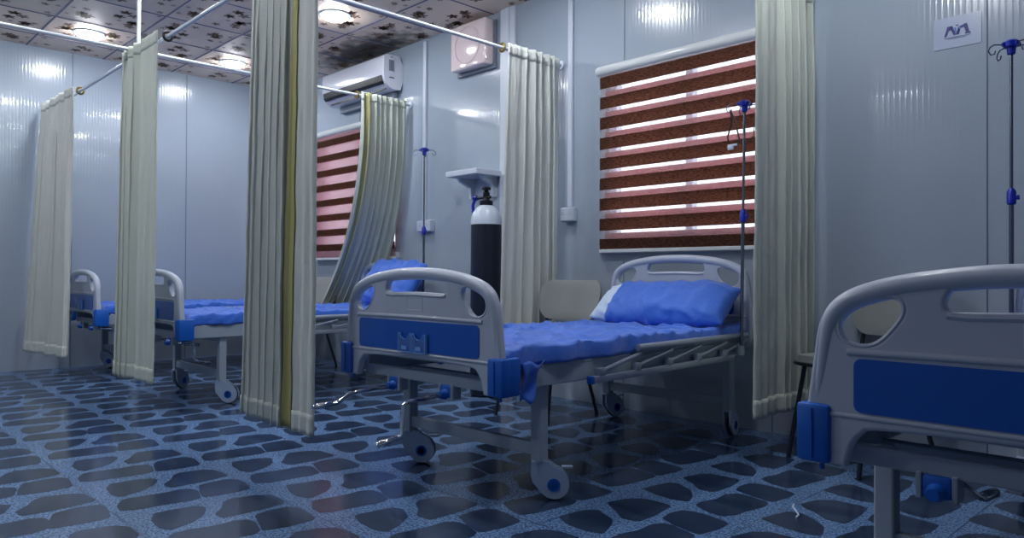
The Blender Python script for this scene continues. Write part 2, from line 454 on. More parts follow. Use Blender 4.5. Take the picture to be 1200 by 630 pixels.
EAR = [(.285, .858), (.365, .849), (.408, .822), (.424, .785), (.412, .748), (.375, .735), (.335, .742), (.302, .775), (.272, .82)]
def spline(P, n=4):
    out = []
    for i in range(len(P) - 1):
        p0, p1, p2, p3 = P[max(i - 1, 0)], P[i], P[i + 1], P[min(i + 2, len(P) - 1)]
        for k in range(n):
            t = k / n; out.append(tuple(.5 * (2 * p1[c] + (p2[c] - p0[c]) * t + (2 * p0[c] - 5 * p1[c] + 4 * p2[c] - p3[c]) * t * t + (3 * p1[c] - p0[c] - 3 * p2[c] + p3[c]) * t ** 3) for c in (0, 1)))
    return out + [P[-1]]
def board_mesh(zr, foot):
    top = [(0, .925), (.08, .9235), (.15, .919), (.22, .911), (.29, .900), (.35, .885), (.40, .866), (.435, .842), (.458, .81), (.472, .77), (.482, .70), (.490, .64), (.497, .585), (.499, .50), (.497, .452)]
    low = [(.405, .450), (.398, .478), (.388, .508), (.368, .532), (.34, .545), (.2, .552), (0, .556)] if foot else \
          [(.47, .40), (.44, .40), (.42, .44), (.40, .455), (.2, .46), (0, .46)]
    top = spline(top, 3); low = spline(low, 3)
    h = top + low
    outer = h[::1] + [(-x, y) for x, y in h[::-1] if x > 1e-6]
    ear = smooth_loop(EAR, 2); slot = smooth_loop([(-.198, .822), (-.190, .868), (-.150, .882), (0, .886), (.150, .882), (.190, .868), (.198, .822), (.150, .824), (0, .828), (-.150, .824)], 2)
    holes = [ear, [(-x, y) for x, y in reversed(ear)], slot]
    me = curve_board('board', outer, holes, .034, None, None, zr)
    b = MB(); b.bm.from_mesh(me); bpy.data.meshes.remove(me)
    # thick rounded top rail that runs down into the sides
    rail = [p for p in top if p[1] > .60]
    line = [(-x, y) for x, y in rail[::-1] if x > 0] + rail
    k = len(line); pts = []; rad = []
    for i, (x, y) in enumerate(line):
        f = min(i, k - 1 - i) / 12.0; r = .0175 + .008 * min(1, f)
        a, c = line[max(i - 1, 0)], line[min(i + 1, k - 1)]; tx, ty = c[0] - a[0], c[1] - a[1]; l = math.hypot(tx, ty)
        pts.append((x + ty / l * .0225, 0, y - tx / l * .0225 + zr)); rad.append(r)
    b.tube(pts, rad, 12)
    # raised rims: around the ears, under the handle slot, above and below the colour panel
    for lp in (ear, [(-x, y) for x, y in ear]):
        b.tube([(x * 1.0, -.012, y + zr) for x, y in lp], .0065, 6, close=True)
    b.tube([(x, -.013, y + zr) for x, y in [(-.19, .815), (-.15, .812), (0, .816), (.15, .812), (.19, .815)]], .009, 6)
    b.tube([(x, -.015, y + zr) for x, y in [(-.40, .722), (-.2, .724), (0, .725), (.2, .724), (.40, .722)]], .009, 8)
    b.tube([(x, -.015, y + zr) for x, y in [(-.46, .572), (0, .574), (.46, .572)]], .007, 8)
    return b

bed = thing('hospital_bed', 'grey plastic and blue hospital bed in the centre, crank handles showing', 'hospital bed', (-2.465, 1.85, 0), math.radians(4), 'hospital beds')
fb = board_mesh(0, True).build('footboard', M['plastic'], bed, angle=50)
pn = MB(); lp = [(-.383, .582), (-.376, .708), (.376, .708), (.383, .582)]
# rounded inset panel
def rr(x0, x1, z0, z1, r, n=5, sk=0):
    P = []
    for cx, cz, a0 in ((x1 - r, z1 - r, 0), (x0 + r, z1 - r, 90), (x0 + r, z0 + r, 180), (x1 - r, z0 + r, 270)):
        for k in range(n + 1):
            a = math.radians(a0 + 90 * k / n); P.append((cx + r * math.cos(a), cz + r * math.sin(a)))
    return P
pn.prism([(x, -.0165, z) for x, z in rr(-.384, .384, .583, .708, .018)], (0, -.004, 0)).build('inset_panel', M['panel_blue'], fb, smooth=False)
# embossed square on the board
em = MB()
for (a, c) in (((-.05, .752), (.05, .752)), ((.05, .752), (.05, .806)), ((.05, .806), (-.05, .806)), ((-.05, .806), (-.05, .752))):
    em.tube([(a[0], -.0165, a[1]), (c[0], -.0165, c[1])], .0022, 5)
em.build('embossed_square', M['plastic'], fb)
# chart holder: two clear pockets
ch = MB()
for s in (-1, 1):
    x0, x1 = (s * .045 - .041, s * .045 + .041)
    P = [(x0, .580), (x1, .580), (x1, .658), (x1 - .012, .656), (x1 - .022, .638), (x1 - .041, .632), (x0 + .022, .638), (x0 + .012, .656), (x0, .658)]
    ch.mat(M['clear']).prism([(x, -.034, z) for x, z in P], (0, .002, 0)); ch.mat(M['clear_edge'])
    for a, c in zip(P[2:], P[3:]): ch.tube([(a[0], -.0335, a[1]), (c[0], -.0335, c[1])], .0016, 5)
    for x in (x0, x1): ch.box((x, -.028, .619), (.003, .014, .078))
    ch.box(((x0 + x1) / 2, -.028, .581), (.08, .014, .003))
    ch.box(((x0 + x1) / 2, -.0355, .598), (.034, .002, .016))
ch.build('chart_holder', M['clear'], fb, smooth=False)
for s in (-1, 1):
    b = MB(); b.box((s * .478, -.006, .522), (.082, .052, .142), .012).box((s * .502, .025, .522), (.030, .095, .142), .010)
    b.box((s * .478, -.034, .522), (.004, .004, .12)); b.tube([(s * .47, .01, .43), (s * .47, .01, .46)], .006, 8)
    b.build('corner_bumper', M['corner_blue'], bed, angle=40)
hb = board_mesh(.097, False).build('headboard', M['plastic'], bed, angle=50); hb.location.y = 2.0
hp = MB(); hp.prism([(x, -.0165, z + .097) for x, z in rr(-.384, .384, .583, .708, .018)], (0, -.004, 0)).build('inset_panel', M['panel_blue'], hb, smooth=False)
# frame
b = MB()
for s in (-1, 1):
    b.box((s * .440, 1.02, .498), (.03, 1.92, .078), .005)
b.box((0, .075, .470), (.86, .035, .045), .005).box((0, 1.96, .490), (.86, .035, .06), .005).box((0, 1.0, .49), (.86, .035, .05), .004)
b.box((0, .30, .445), (.86, .04, .04), .004).box((0, 1.84, .445), (.86, .04, .04), .004)
b.build('bed_frame', M['frame'], bed, smooth=False)
b = MB(); b.box((0, .48, .538), (.87, .80, .008)).box((0, 1.42, .538), (.87, 1.05, .008))
for s in (-1, 1): b.tube([(s * .445, .10, .540), (s * .445, .86, .540)], .012, 8).tube([(s * .445, .92, .548), (s * .445, 1.94, .548)], .012, 8)
b.build('bed_deck', M['frame'], bed, angle=50)
for x in (-.42, .405):
    for y in (.30, 1.88):
        MB().box((x, y, .305), (.052, .052, .31), .006).build('leg', M['frame'], bed, smooth=False)
for y in (.30, 1.88): MB().box((-.0075, y, .200), (.78, .03, .052), .004).build('crossbar', M['frame'], bed, smooth=False)
# casters
def make_caster(par, x, y, tw):
    e = MB(); e.mat(M['wheel']); e.lathe([(.02, -.011), (.052, -.011), (.06, -.007), (.0615, 0), (.06, .007), (.052, .011), (.02, .011)], (.058, 0, .0615), 30, 'Y')
    cst = e.build('caster', M['wheel'], par)
    f = MB()
    prof = [(-.034, .158), (.036, .158), (.052, .140), (.094, .120), (.117, .088), (.121, .055), (.108, .026), (.082, .008), (.052, .005), (.022, .017), (-.004, .046), (-.034, .08)]
    prof = smooth_loop(prof, 1)
    for s in (-1, 1): f.prism([(px, s * .014, pz) for px, pz in prof], (0, s * .010, 0))
    f.box((-.002, 0, .150), (.06, .046, .012), .003).tube([(0, 0, .148), (0, 0, .178)], .016, 14)
    f.build('caster_cover', M['caster'], cst, angle=40)
    for s in (-1, 1):
        h = MB(); h.mat(M['corner_blue']).lathe([(.026, -.003), (.026, .003), (.018, .003), (.018, -.003)], (.058, s * .0235, .062), 20, 'Y')
        h.mat(M['steel']).lathe([(.009, -.003), (.009, .004)], (.058, s * .0235, .062), 14, 'Y')
        h.build('hub_ring', M['corner_blue'], cst)
    MB().box((.112, 0, .130), (.045, .018, .010), .003).build('brake_pedal', M['caster'], cst)
    cst.location = (x, y, 0); cst.rotation_euler.z = tw
    return cst
make_caster(bed, -.42, .30, math.radians(38)); make_caster(bed, .405, .30, math.radians(42))
make_caster(bed, -.42, 1.88, math.radians(80)); make_caster(bed, .405, 1.88, math.radians(100))
# cranks
def make_crank(x, hang):
    X = x; x = 0; c0 = MB(); c0.box((0, .045, .013), (.062, .05, .052), .008).tube([(0, .02, .002), (0, -.01, .002)], [.022, .014], 12)
    root = c0.build('crank_boot', M['corner_blue'], bed); root.location = (X, .03, .412)
    p = [(x, .03, .412), (x, -.14, .406)]
    if hang: p += [(x - .004, -.158, .40), (x - .004, -.165, .29), (x - .004, -.172, .278), (x - .02, -.265, .256)]
    else: p += [(x - .01, -.165, .398), (x - .03, -.20, .370), (x - .035, -.215, .364), (x - .04, -.315, .358)]
    p = [(q[0], q[1] - .03, q[2] - .412) for q in p]
    h = MB(); h.tube(p, .0085, 10); a, e = Vector(p[-2]), Vector(p[-1])
    h.tube([a.lerp(e, .15), a.lerp(e, .2), e, e + (e - a).normalized() * .006], [.0095, .013, .013, .009], 12)
    h.build('crank_handle', M['chrome'], root)
    for dx in (.037, -.037): MB().box((dx, .045, .013), (.012, .05, .06), .002).build('crank_bracket', M['frame'], root, smooth=False)
make_crank(-.23, False); make_crank(.115, True)
# folding side rails
for s in (-1, 1):
    r = MB(); x = s * .482
    r.box((x, 1.16, .460), (.026, 1.24, .030), .003).tube([(x, .88, .572), (x, 2.0 - .06, .572)], .016, 12)
    for yy in (.78, 1.60): r.lathe([(.006, 0), (.006, .003)], (x + s * .0135, yy, .462), 10, 'X')
    root = r.build('side_rail', M['alu'], bed, angle=40)
    for k in range(5):
        y0 = .60 + .27 * k
        q = MB(); q.box((x, y0, .490), (.03, .045, .034), .004)
        q.tube([(x, y0 + .01, .492), (x, min(y0 + .30, 1.93), .545)], .009, 8); q.build('rail_post', M['alu'], root, angle=40)
    MB().box((x, .535, .460), (.029, .02, .033), .003).build('rail_end_cap', M['corner_blue'], root)

# ---- mattress with its blue sheet
def make_mattress(par_loc, rz, label, seed, flap=False):
    r = thing('mattress', label, 'mattress', par_loc, rz, 'sheet-covered mattresses')
    MB().box((0, 1.02, .577), (.84, 1.86, .060), .02, seg=3).build('mattress_core', M['mattress'], r)
    rnd = random.Random(seed); off = Vector((seed * 3.1, seed * 1.7, 0))
    def fn(u, v):
        y = .055 + v * 1.91
        w = .452 + .008 * math.sin(v * 40 + seed) * (1 if v < .45 else .4)
        q = (u - .5) * 2
        drop = max(0, abs(q) - .86) / .14
        x = math.copysign(min(abs(q) / .88, 1), q) * w
        zt = .613
        n = noise.noise(Vector((x * 2.2, y * 1.6, 0)) + off)
        rg = 1 - abs(noise.noise(Vector((x * 3.0 + y * 3.2, y * 2.0 - x * 4.0, 3)) + off)) * 2
        rg2 = 1 - abs(noise.noise(Vector((x * 9.0, y * 7.0 + x * 4, 7)) + off)) * 2
        z = zt + .008 * n + .017 * max(0, rg) ** 6 + .009 * max(0, rg2) ** 4
        z += .014 * math.exp(-((y - .93 + .06 * math.sin(x * 9)) / .035) ** 2)
        z -= .012 * max(0, 1 - (y - .055) / .05)
        if drop > 0:
            lowz = (.548 if y < .9 else .568) + .008 * noise.noise(Vector((y * 14, seed, q)))
            a = min(1, drop) * PI / 2
            z = z - (z - lowz) * (1 - math.cos(a)) ** .8
            x = math.copysign(w + .012 * math.sin(a) + .007 * noise.noise(Vector((y * 17 + a * 1.2, seed, 4))) * drop + .004 * noise.noise(Vector((y * 42 + a * 2, seed, 9))) * drop, q)
        e = min((y - .055) / .02, (1.965 - y) / .02, 1)
        return Vector((x, y, z - .03 * (1 - max(0, e))))
    b = MB(); b.grid(fn, 90, 210); b.build('bed_sheet', M['sheet'], r, angle=80, solid=.003)
    if flap:
        def fl(u, v):
            return Vector((.472 + .012 * math.sin(v * 5 + u * 3), .125 + u * .125 * (1 - .55 * v), .560 - v * .145 + .01 * math.sin(u * 7)))
        MB().grid(fl, 10, 10).build('sheet_corner', M['sheet'], r, angle=80, solid=.003)
    return r

# ---- pillow
def make_pillow(loc, rot, size, label, seed, white_end):
    L, Wd, T = size
    r = thing('pillow', label, 'pillow', loc, 0, 'blue pillows'); r.rotation_euler = rot
    off = Vector((seed * 2.3, seed, 0))
    def surf(a, t, infl):
        # a: position along length -1..1; t: angle around
        e = (1 - abs(a) ** 3.2) ** .5 if abs(a) < 1 else 0
        cx, sx = math.cos(t), math.sin(t)
        yy = math.copysign(abs(cx) ** .75, cx) * Wd / 2 * (.84 + .16 * e)
        zz = math.copysign(abs(sx) ** 1.1, sx) * T / 2 * (e ** .8 + .02)
        x = a * L / 2 * (1 + .05 * abs(cx) ** 4)
        p = Vector((x, yy, zz))
        n = noise.noise(p * 8 + off) + .5 * noise.noise(p * 19 + off); rg = max(0, 1 - abs(noise.noise(Vector((x * 5, yy * 14 + x * 5, zz * 4)) + off)) * 2.4) ** 2
        k = infl + .011 * n + .018 * rg * e
        return p + Vector((0, cx, sx * 1.0)) * k
    def part(name, a0, a1, infl, mat, nu=50):
        b = MB(); V = []
        for i in range(nu + 1):
            a = a0 + (a1 - a0) * i / nu; a = max(-.999, min(.999, a))
            V.append([b.bm.verts.new(surf(a, 2 * PI * k / 48, infl)) for k in range(48)])
        for A, B in zip(V, V[1:]):
            for k in range(48): b.bm.faces.new((A[k], A[(k + 1) % 48], B[(k + 1) % 48], B[k]))
        b.bm.faces.new(V[0][::-1]); b.bm.faces.new(V[-1])
        return b.build(name, mat, r, angle=80)
    if white_end:
        part('pillow_filling', -1, -.5, 0, M['pillow_white'], 24); part('pillow_case', -.70, 1, .006, M['sheet'])
    else: part('pillow_case', -1, 1, .004, M['sheet'])
    return r

BEDS = [((-2.455, 1.85, 0), math.radians(2), 'grey plastic and blue hospital bed in the centre, crank handles and chart holder showing'),
        ((-.30, 1.80, 0), 0, 'grey plastic hospital bed cut off at the right edge, nearest the camera'),
        ((-5.51, 1.853, 0), math.radians(0), 'hospital bed behind the large curtain, seen between the two left curtains'),
        ((-7.34, 1.85, 0), math.radians(0), 'farthest hospital bed on the left, behind the curtain near the corner')]
for i, (loc, rz, lab) in enumerate(BEDS):
    o = bed if i == 0 else copy_tree(bed)
    o.location = loc; o.rotation_euler = (0, 0, rz); o['label'] = lab
    if i == 1:      # this one has no chart holder and its cranks are folded in under the bed
        for c in list(o.children_recursive):
            if c.name.startswith('chart_holder'): bpy.data.objects.remove(c)
            elif c.name.startswith('crank_handle'): c.rotation_euler.z = PI
    elif i > 1:     # cranks behind the curtains are folded in
        for c in o.children_recursive:
            if c.name.startswith('crank_handle'): c.rotation_euler.z = PI
            if i == 2 and c.name.startswith('caster.') and c.location.y < 1 and c.location.x < 0: c.rotation_euler.z = math.radians(125)
make_mattress(*BEDS[0][:2], 'thin mattress under a creased bright blue sheet on the centre bed', 1, True)
make_mattress(*BEDS[1][:2], 'thin blue sheeted mattress on the bed at the right edge', 2)
make_mattress(*BEDS[2][:2], 'blue sheeted mattress on the bed behind the large curtain', 3)
make_mattress(*BEDS[3][:2], 'blue sheeted mattress on the farthest left bed', 4)
make_pillow((-2.475, 3.63, .735), (math.radians(36), 0, math.radians(3)), (.84, .34, .15), 'blue pillow with a white end showing, leaning on the centre bed headboard', 1, True)
make_pillow((-5.24, 3.66, .83), (math.radians(58), math.radians(2), math.radians(-4)), (.78, .42, .15), 'crumpled blue pillow propped against the headboard behind the centre footboard', 5, False)

# ------------------------------------------------------------------ curtains
def make_curtain(label, T0, T1, B0, B1, z1, z0, folds, amp, seed, flats=(), lining=None, ring=None, mat='curtain', curve=0, ringmat='brass', group='privacy curtains', ease=1.0, hemh=.09):
    """pleated cloth from the rod line T0-T1 (height z1) to the hem line B0-B1 (height z0)"""
    o0 = Vector((T0[0], T0[1], 0)); r = thing('privacy_curtain', label, 'curtain', (T0[0], T0[1], z0), 0, group)
    rnd = random.Random(seed); ph = [rnd.uniform(-.25, .25) for _ in range(60)]
    T0, T1, B0, B1 = (Vector((p[0], p[1], 0)) for p in (T0, T1, B0, B1))
    base = Vector((T0.x, T0.y, z0))
    def flat(s):
        k = 1.0
        for a, b_ in flats:
            if a < s < b_: k = min(k, 1 - .85 * min(1, min(s - a, b_ - s) / .02))
        return k
    def surf(s, v, off=0):      # v: 0 top, 1 bottom
        t0 = T0.lerp(T1, s); t1 = B0.lerp(B1, s); vv = v ** ease
        p = t0.lerp(t1, vv); d = (T1 - T0).lerp(B1 - B0, vv); d.normalize() if d.length else None
        n = Vector((d.y, -d.x, 0))
        if n.dot(-t0) < 0: n = -n
        f = s * folds; i = int(f); fr = f + .5 * noise.noise(Vector((s * 5, seed, v * .2)))
        am = amp * flat(s) * (.55 + .45 * min(1, v * 4)) * (1 + .35 * noise.noise(Vector((s * folds * .8, seed * 2, v * .4))))
        w = math.sin(2 * PI * fr); am2 = am * (w if w < .4 else .4 + (w - .4) * .8)
        sh = .35 * am * math.sin(4 * PI * fr)
        small = .006 * noise.noise(Vector((s * 14, v * 5, seed))) + .004 * noise.noise(Vector((s * 30, v * 16, seed)))
        q = p + n * (am2 + small + off) + d * sh
        q.z = z1 + (z0 - z1) * v + .012 * noise.noise(Vector((s * 6, seed, 1))) * v
        return q - base
    nu = int(folds * 16); nv = 60
    MB().grid(lambda a, b_: surf(a, b_), nu, nv).build('curtain_cloth', M[mat], r, angle=180, solid=.004)
    H = z1 - z0; v0 = 1 - hemh / H
    for off in (.0045,):
        MB().grid(lambda a, b_: surf(a, v0 + (1.002 - v0) * b_, off), nu, 4).build('curtain_hem', M[mat], r, angle=180, solid=.004)
    MB().grid(lambda a, b_: surf(a, .001 + .035 * b_, .004), nu, 3).build('curtain_heading', M[mat], r, angle=180, solid=.003)
    if lining:
        for (a0, a1, off) in lining:
            MB().grid(lambda a, b_: surf(a0 + (a1 - a0) * a, .002 + .996 * b_, off), max(3, int((a1 - a0) * nu)), nv).build('curtain_lining', M['lining'], r, angle=180, solid=.003)
    if ring:
        for c, ax in ring:
            pts = []
            for k in range(18):
                a = 2 * PI * k / 18
                pts.append((0, .027 * math.cos(a), .027 * math.sin(a)) if ax == 'x' else (.027 * math.cos(a), 0, .027 * math.sin(a)))
            MB().tube([Vector(c) - base + Vector(p) for p in pts], .0085, 8, close=True).build('curtain_ring', M[ringmat], r)
    return r
ZR = 2.42
make_curtain('narrow cream curtain farthest left, gathered near the corner of the left wall', (-6.96, 1.67), (-7.93, 1.65), (-6.94, 1.64), (-7.84, 1.52), 2.445, .20, 7, .036, 1, ring=[((-6.94, 1.72, 2.415), 'x')])
make_curtain('cream curtain gathered below the rod crossing, second from the left', (-4.95, 1.66), (-5.64, 1.66), (-4.96, 1.65), (-5.64, 1.62), 2.445, .20, 6, .036, 2, flats=[(0, .44)], ring=[((-4.94, 1.72, 2.415), 'x')], ringmat='darkring', mat='curtain2')
make_curtain('largest cream curtain in the foreground, full height left of the centre bed', (-2.94, 1.66), (-3.61, 1.67), (-2.91, 1.63), (-3.69, 1.66), 2.445, .195, 9, .034, 3, flats=[(0, .345)], lining=[(.245, .345, .007)], mat='curtain')
make_curtain('cream curtain pulled aside in front of the far window blind', (-5.46, 3.50), (-5.46, 3.97), (-6.78, 3.80), (-6.10, 4.0), 2.465, .45, 8, .030, 4, lining=[(.09, .14, .008)], ring=[((-5.5, 3.48, 2.44), 'y')], mat='curtain2', ease=2.6)
make_curtain('cream curtain between the oxygen cylinder and the grey chair', (-3.60, 3.46), (-3.60, 3.97), (-3.60, 3.38), (-3.60, 3.96), 2.465, .20, 7, .034, 5, flats=[(0, .34)], ring=[((-3.65, 3.45, 2.44), 'y')])
make_curtain('cream curtain at the right end of the centre window blind', (-1.75, 3.35), (-1.76, 4.01), (-1.74, 3.33), (-1.76, 4.0), 2.465, .21, 8, .036, 6, flats=[(0, .36)], ring=[((-1.8, 3.34, 2.44), 'y')], mat='curtain2')

def rod(label, a, b_, group='curtain rods'):
    a, b_ = Vector(a), Vector(b_); r = thing('curtain_rod', label, 'curtain rod', a, 0, group)
    MB().tube([(0, 0, 0), b_ - a], .0125, 12).build('rod_tube', M['rod'], r)
    d = (b_ - a).normalized()
    MB().tube([(0, 0, 0), d * .012], .032, 16).tube([b_ - a - d * .012, b_ - a], .032, 16).build('rod_flange', M['rod'], r)
    return r
rod('long white curtain rod running along the bed feet to the left wall', (WA, 1.72, 2.415), (XR, 1.72, 2.415))
rod('white curtain rod meeting the back wall beside the air conditioner', (-5.5, YN, 2.44), (-5.5, WB, 2.44))
rod('white curtain rod crossing in front of the pink glossy box', (-3.65, YN, 2.44), (-3.65, WB, 2.44))
rod('white curtain rod above the right edge of the centre window', (-1.8, YN, 2.44), (-1.8, WB, 2.44))
hg = thing('rod_hanger', 'vertical white tube holding the curtain rods from the ceiling', 'rod hanger', (-5.5, 1.72, 2.40))
MB().tube([(0, 0, 0), (0, 0, .6)], .013, 12).build('hanger_tube', M['rod'], hg)
MB().tube([(0, 0, .588), (0, 0, .6)], .034, 16).build('hanger_flange', M['rod'], hg)
MB().box((0, 0, .027), (.04, .04, .07), .006).build('rod_clamp', M['rod'], hg)

# ------------------------------------------------------------------ zebra blinds
def make_blind(label, x0, x1, z0, z1, P, zig, y=4.005):
    """zig: ((front band from, to), (rear band from, to)) within one period, measured down from its top"""
    r = thing('roller_blind', label, 'blind', ((x0 + x1) / 2, y, z1), 0, 'striped roller blinds')
    cx, w = (x0 + x1) / 2, x1 - x0; L = lambda x, yy, z: (x - cx, yy - y, z - z1)
    b = MB(); b.lathe([(.001, -w / 2 - .03), (.033, -w / 2 - .03), (.037, -w / 2 - .02), (.037, w / 2 + .02), (.033, w / 2 + .03), (.001, w / 2 + .03)], L(cx, y, z1 + .036), 24, 'X')
    b.box(L(cx, y + .022, z1 + .045), (w + .02, .035, .05), .003); b.build('blind_cassette', M['cassette'], r, angle=40)
    fr, bk = zig; z = z1
    fl, bl, sf, sb = [], [], [], []
    zz = z1 + .05
    while zz > z0:
        fl.append((zz - fr[0], zz - fr[1])); bl.append((zz - bk[0], zz - bk[1])); zz -= P
    def strips(lst, yy, inset, top, bot):
        b = MB(); 
        for a, c in lst:
            a, c = min(a, top), max(c, bot)
            if a - c < .004: continue
            b.box(L(cx, yy, (a + c) / 2), (w - 2 * inset, .0012, a - c))
        return b
    def gaps(lst, top, bot):
        g = []; cur = top
        for a, c in lst:
            if cur - a > .003: g.append((cur, a))
            cur = c
        if cur - bot > .003: g.append((cur, bot))
        return [(min(a, top), max(c, bot)) for a, c in g if a > bot]
    f = strips(fl, y - .016, 0, z1, z0).build('front_fabric', M['band'], r, smooth=False)
    g = strips(bl, y + .010, .026, z1, z0).build('rear_fabric', M['band_back'], r, smooth=False)
    sh = M['sheer_pink'] if fr[0] == bk[0] else M['sheer']
    strips(gaps(fl, z1, z0), y - .016, .006, z1, z0).build('front_sheer', sh, r, smooth=False)
    strips(gaps(bl, z1, z0), y + .010, .028, z1, z0).build('rear_sheer', sh, r, smooth=False)
    MB().box(L(cx, y - .003, z0 - .012), (w, .03, .026), .005).build('bottom_bar', M['cassette'], r, smooth=False)
    return r
make_blind('brown striped roller blind lowered over the centre window', -3.235, -1.94, 1.075, 2.265, .139, ((.058, .139), (.018, .080)))
make_blind('dark and pink striped roller blind over the far left window', -7.14, -5.66, 1.065, 2.325, .155, ((.088, .155), (.088, .155)))

# ------------------------------------------------------------------ air conditioner
def make_ac():
    x0, x1 = -6.70, -5.62; cx = (x0 + x1) / 2; w = x1 - x0
    r = thing('air_conditioner', 'white wall air conditioner near the ceiling with a dark outlet slot', 'air conditioner', (cx, WB, 2.62))
    prof = [(-.205, .045), (-.215, .10), (-.215, .25), (-.20, .275), (-.16, .285), (-.001, .285), (-.001, -.02), (-.10, -.03), (-.155, -.012)]
    pr = smooth_loop(prof, 1)
    b = MB(); b.prism([(-w / 2, y, z) for y, z in pr], (w, 0, 0)); body = b.build('ac_body', M['acwhite'], r, angle=30)
    MB().prism([(-w / 2 + .02, y, z) for y, z in [(-.2145, .088), (-.218, .088), (-.210, .036), (-.190, .012), (-.186, .016), (-.204, .040)]], (w - .05, 0, 0)).build('air_outlet', M['black'], r, smooth=False)
    b = MB(); b.box((0, -.145, -.0185), (w - .12, .012, .012)); b.build('louvre_slot', M['black'], r, smooth=False)
    b = MB(); b.box((w / 2 + .002, -.13, .185), (.005, .055, .10), .001); b.build('side_grille', M['acgrey'], r, smooth=False)
    b = MB(); b.box((w / 2 + .002, -.125, .075), (.004, .05, .008)).box((w / 2 + .002, -.13, .262), (.004, .02, .006)); b.build('side_mark', M['black'], r, smooth=False)
    MB().box((0, -.03, -.06), (w - .14, .05, .07), .01).build('mounting_plate', M['acgrey'], r, smooth=False)
make_ac()

# glossy pinkish box near the ceiling
r = thing('wall_box', 'glossy pale pink square box high on the back wall beside the column', 'wall box', (-4.585, WB, 2.77))
MB().box((0, -.055, 0), (.43, .11, .37), .018, seg=3).build('box_cover', M['fanbox'], r, angle=40)
MB().box((.01, -.012, -.02), (.47, .022, .39), .004).build('back_plate', M['acgrey'], r, smooth=False)
b = MB(); b.tube([(.15 * math.cos(a), -.112, .15 * math.sin(a)) for a in [2 * PI * k / 28 for k in range(28)]], .004, 6, close=True)
b.tube([(.2165, -.10, -.14), (.2165, -.08, -.14)], .006, 8)
b.build('cover_ring', M['fanbox'], r)

# ------------------------------------------------------------------ trunking and sockets
def socket(label, x, z, w=.13, h=.105):
    r = thing('wall_socket', label, 'socket', (x, WB, z), 0, 'wall sockets')
    MB().box((0, -.022, 0), (w, .044, h), .006).build('back_box', M['socket'], r, smooth=False)
    b = MB(); b.box((0, -.047, 0), (w - .008, .008, h - .008), .003)
    b.build('face_plate', M['socket'], r, smooth=False)
    b = MB()
    for s in (-1, 1):
        for dx, dz in ((-.012, 0), (.012, 0), (0, .016)): b.box((s * w * .24 + dx, -.052, dz), (.005, .003, .006))
    b.build('socket_holes', M['acgrey'], r, smooth=False)
def trunk(label, x, z0, z1, w=.042):
    r = thing('cable_trunking', label, 'cable trunking', (x, WB, z0), 0, 'white cable trunking')
    MB().box((0, -.012, (z1 - z0) / 2), (w, .024, z1 - z0), .004).build('trunking_base', M['trim'], r, smooth=False)
    MB().box((0, -.0255, (z1 - z0) / 2), (w - .010, .003, z1 - z0 - .004), .001).build('trunking_lid', M['trim'], r, smooth=False)
socket('white double socket left of the oxygen cylinder, beside the IV pole', -5.235, 1.325, .20, .10)
socket('white double socket between the curtain and the centre window', -3.552, 1.335, .125, .10)
trunk('white vertical cable trunking down to the socket left of the cylinder', -5.265, 1.38, CEIL - .03)
trunk('white vertical cable trunking down to the socket left of the centre window', -3.545, 1.39, CEIL - .03)

# ------------------------------------------------------------------ wall shelf with brackets
r = thing('wall_shelf', 'small grey white wall shelf on two brackets above the oxygen cylinder', 'shelf', (-4.46, WB, 1.70))
MB().box((0, -.14, .0), (.38, .275, .045), .006).build('shelf_board', M['trim'], r, smooth=False)
for x in (-.14, .12):
    MB().prism([(x - .02, -.001, -.022), (x - .02, -.18, -.022), (x - .02, -.16, -.05), (x - .02, -.06, -.09), (x - .02, -.05, -.18), (x - .02, -.001, -.18)], (.03, 0, 0)).build('shelf_bracket', M['trim'], r, smooth=False)
MB().box((-.01, -.006, -.10), (.26, .012, .15), .003).build('wall_plate', M['trim'], r, smooth=False)

# ------------------------------------------------------------------ oxygen cylinder
r = thing('oxygen_cylinder', 'tall black gas cylinder with a white shoulder standing by the back wall', 'gas cylinder', (-4.10, 3.72, 0))
MB().lathe([(.098, 0), (.113, .012), (.115, .04), (.115, 1.275)], seg=40).build('cylinder_body', M['navyblack'], r, angle=40)
MB().lathe([(.1152, 1.27), (.1152, 1.295), (.112, 1.325), (.100, 1.36), (.078, 1.392), (.05, 1.412), (.036, 1.418), (.03, 1.418)], seg=40).build('cylinder_shoulder', M['cylwhite'], r, angle=60)
v = MB(); v.lathe([(.046, 1.415), (.050, 1.42), (.050, 1.446), (.040, 1.452), (.024, 1.456), (.022, 1.475), (.026, 1.48), (.026, 1.51), (.018, 1.515), (.012, 1.53)], seg=20)
v.tube([(-.09, -.02, 1.475), (.045, .0, 1.475)], .012, 10).build('valve', M['black'], r, angle=40)
MB().lathe([(.012, 1.528), (.034, 1.53), (.036, 1.545), (.030, 1.552), (.012, 1.554)], seg=16).build('valve_wheel', M['black'], r, angle=40)
b = MB(); b.tube([(-.085, -.02, 1.475), (-.11, -.025, 1.475)], .020, 12); b.tube([(-.10, -.025, 1.468), (-.118, -.03, 1.42), (-.112, -.03, 1.36)], .012, 10)
b.build('regulator', M['ivblue'], r)

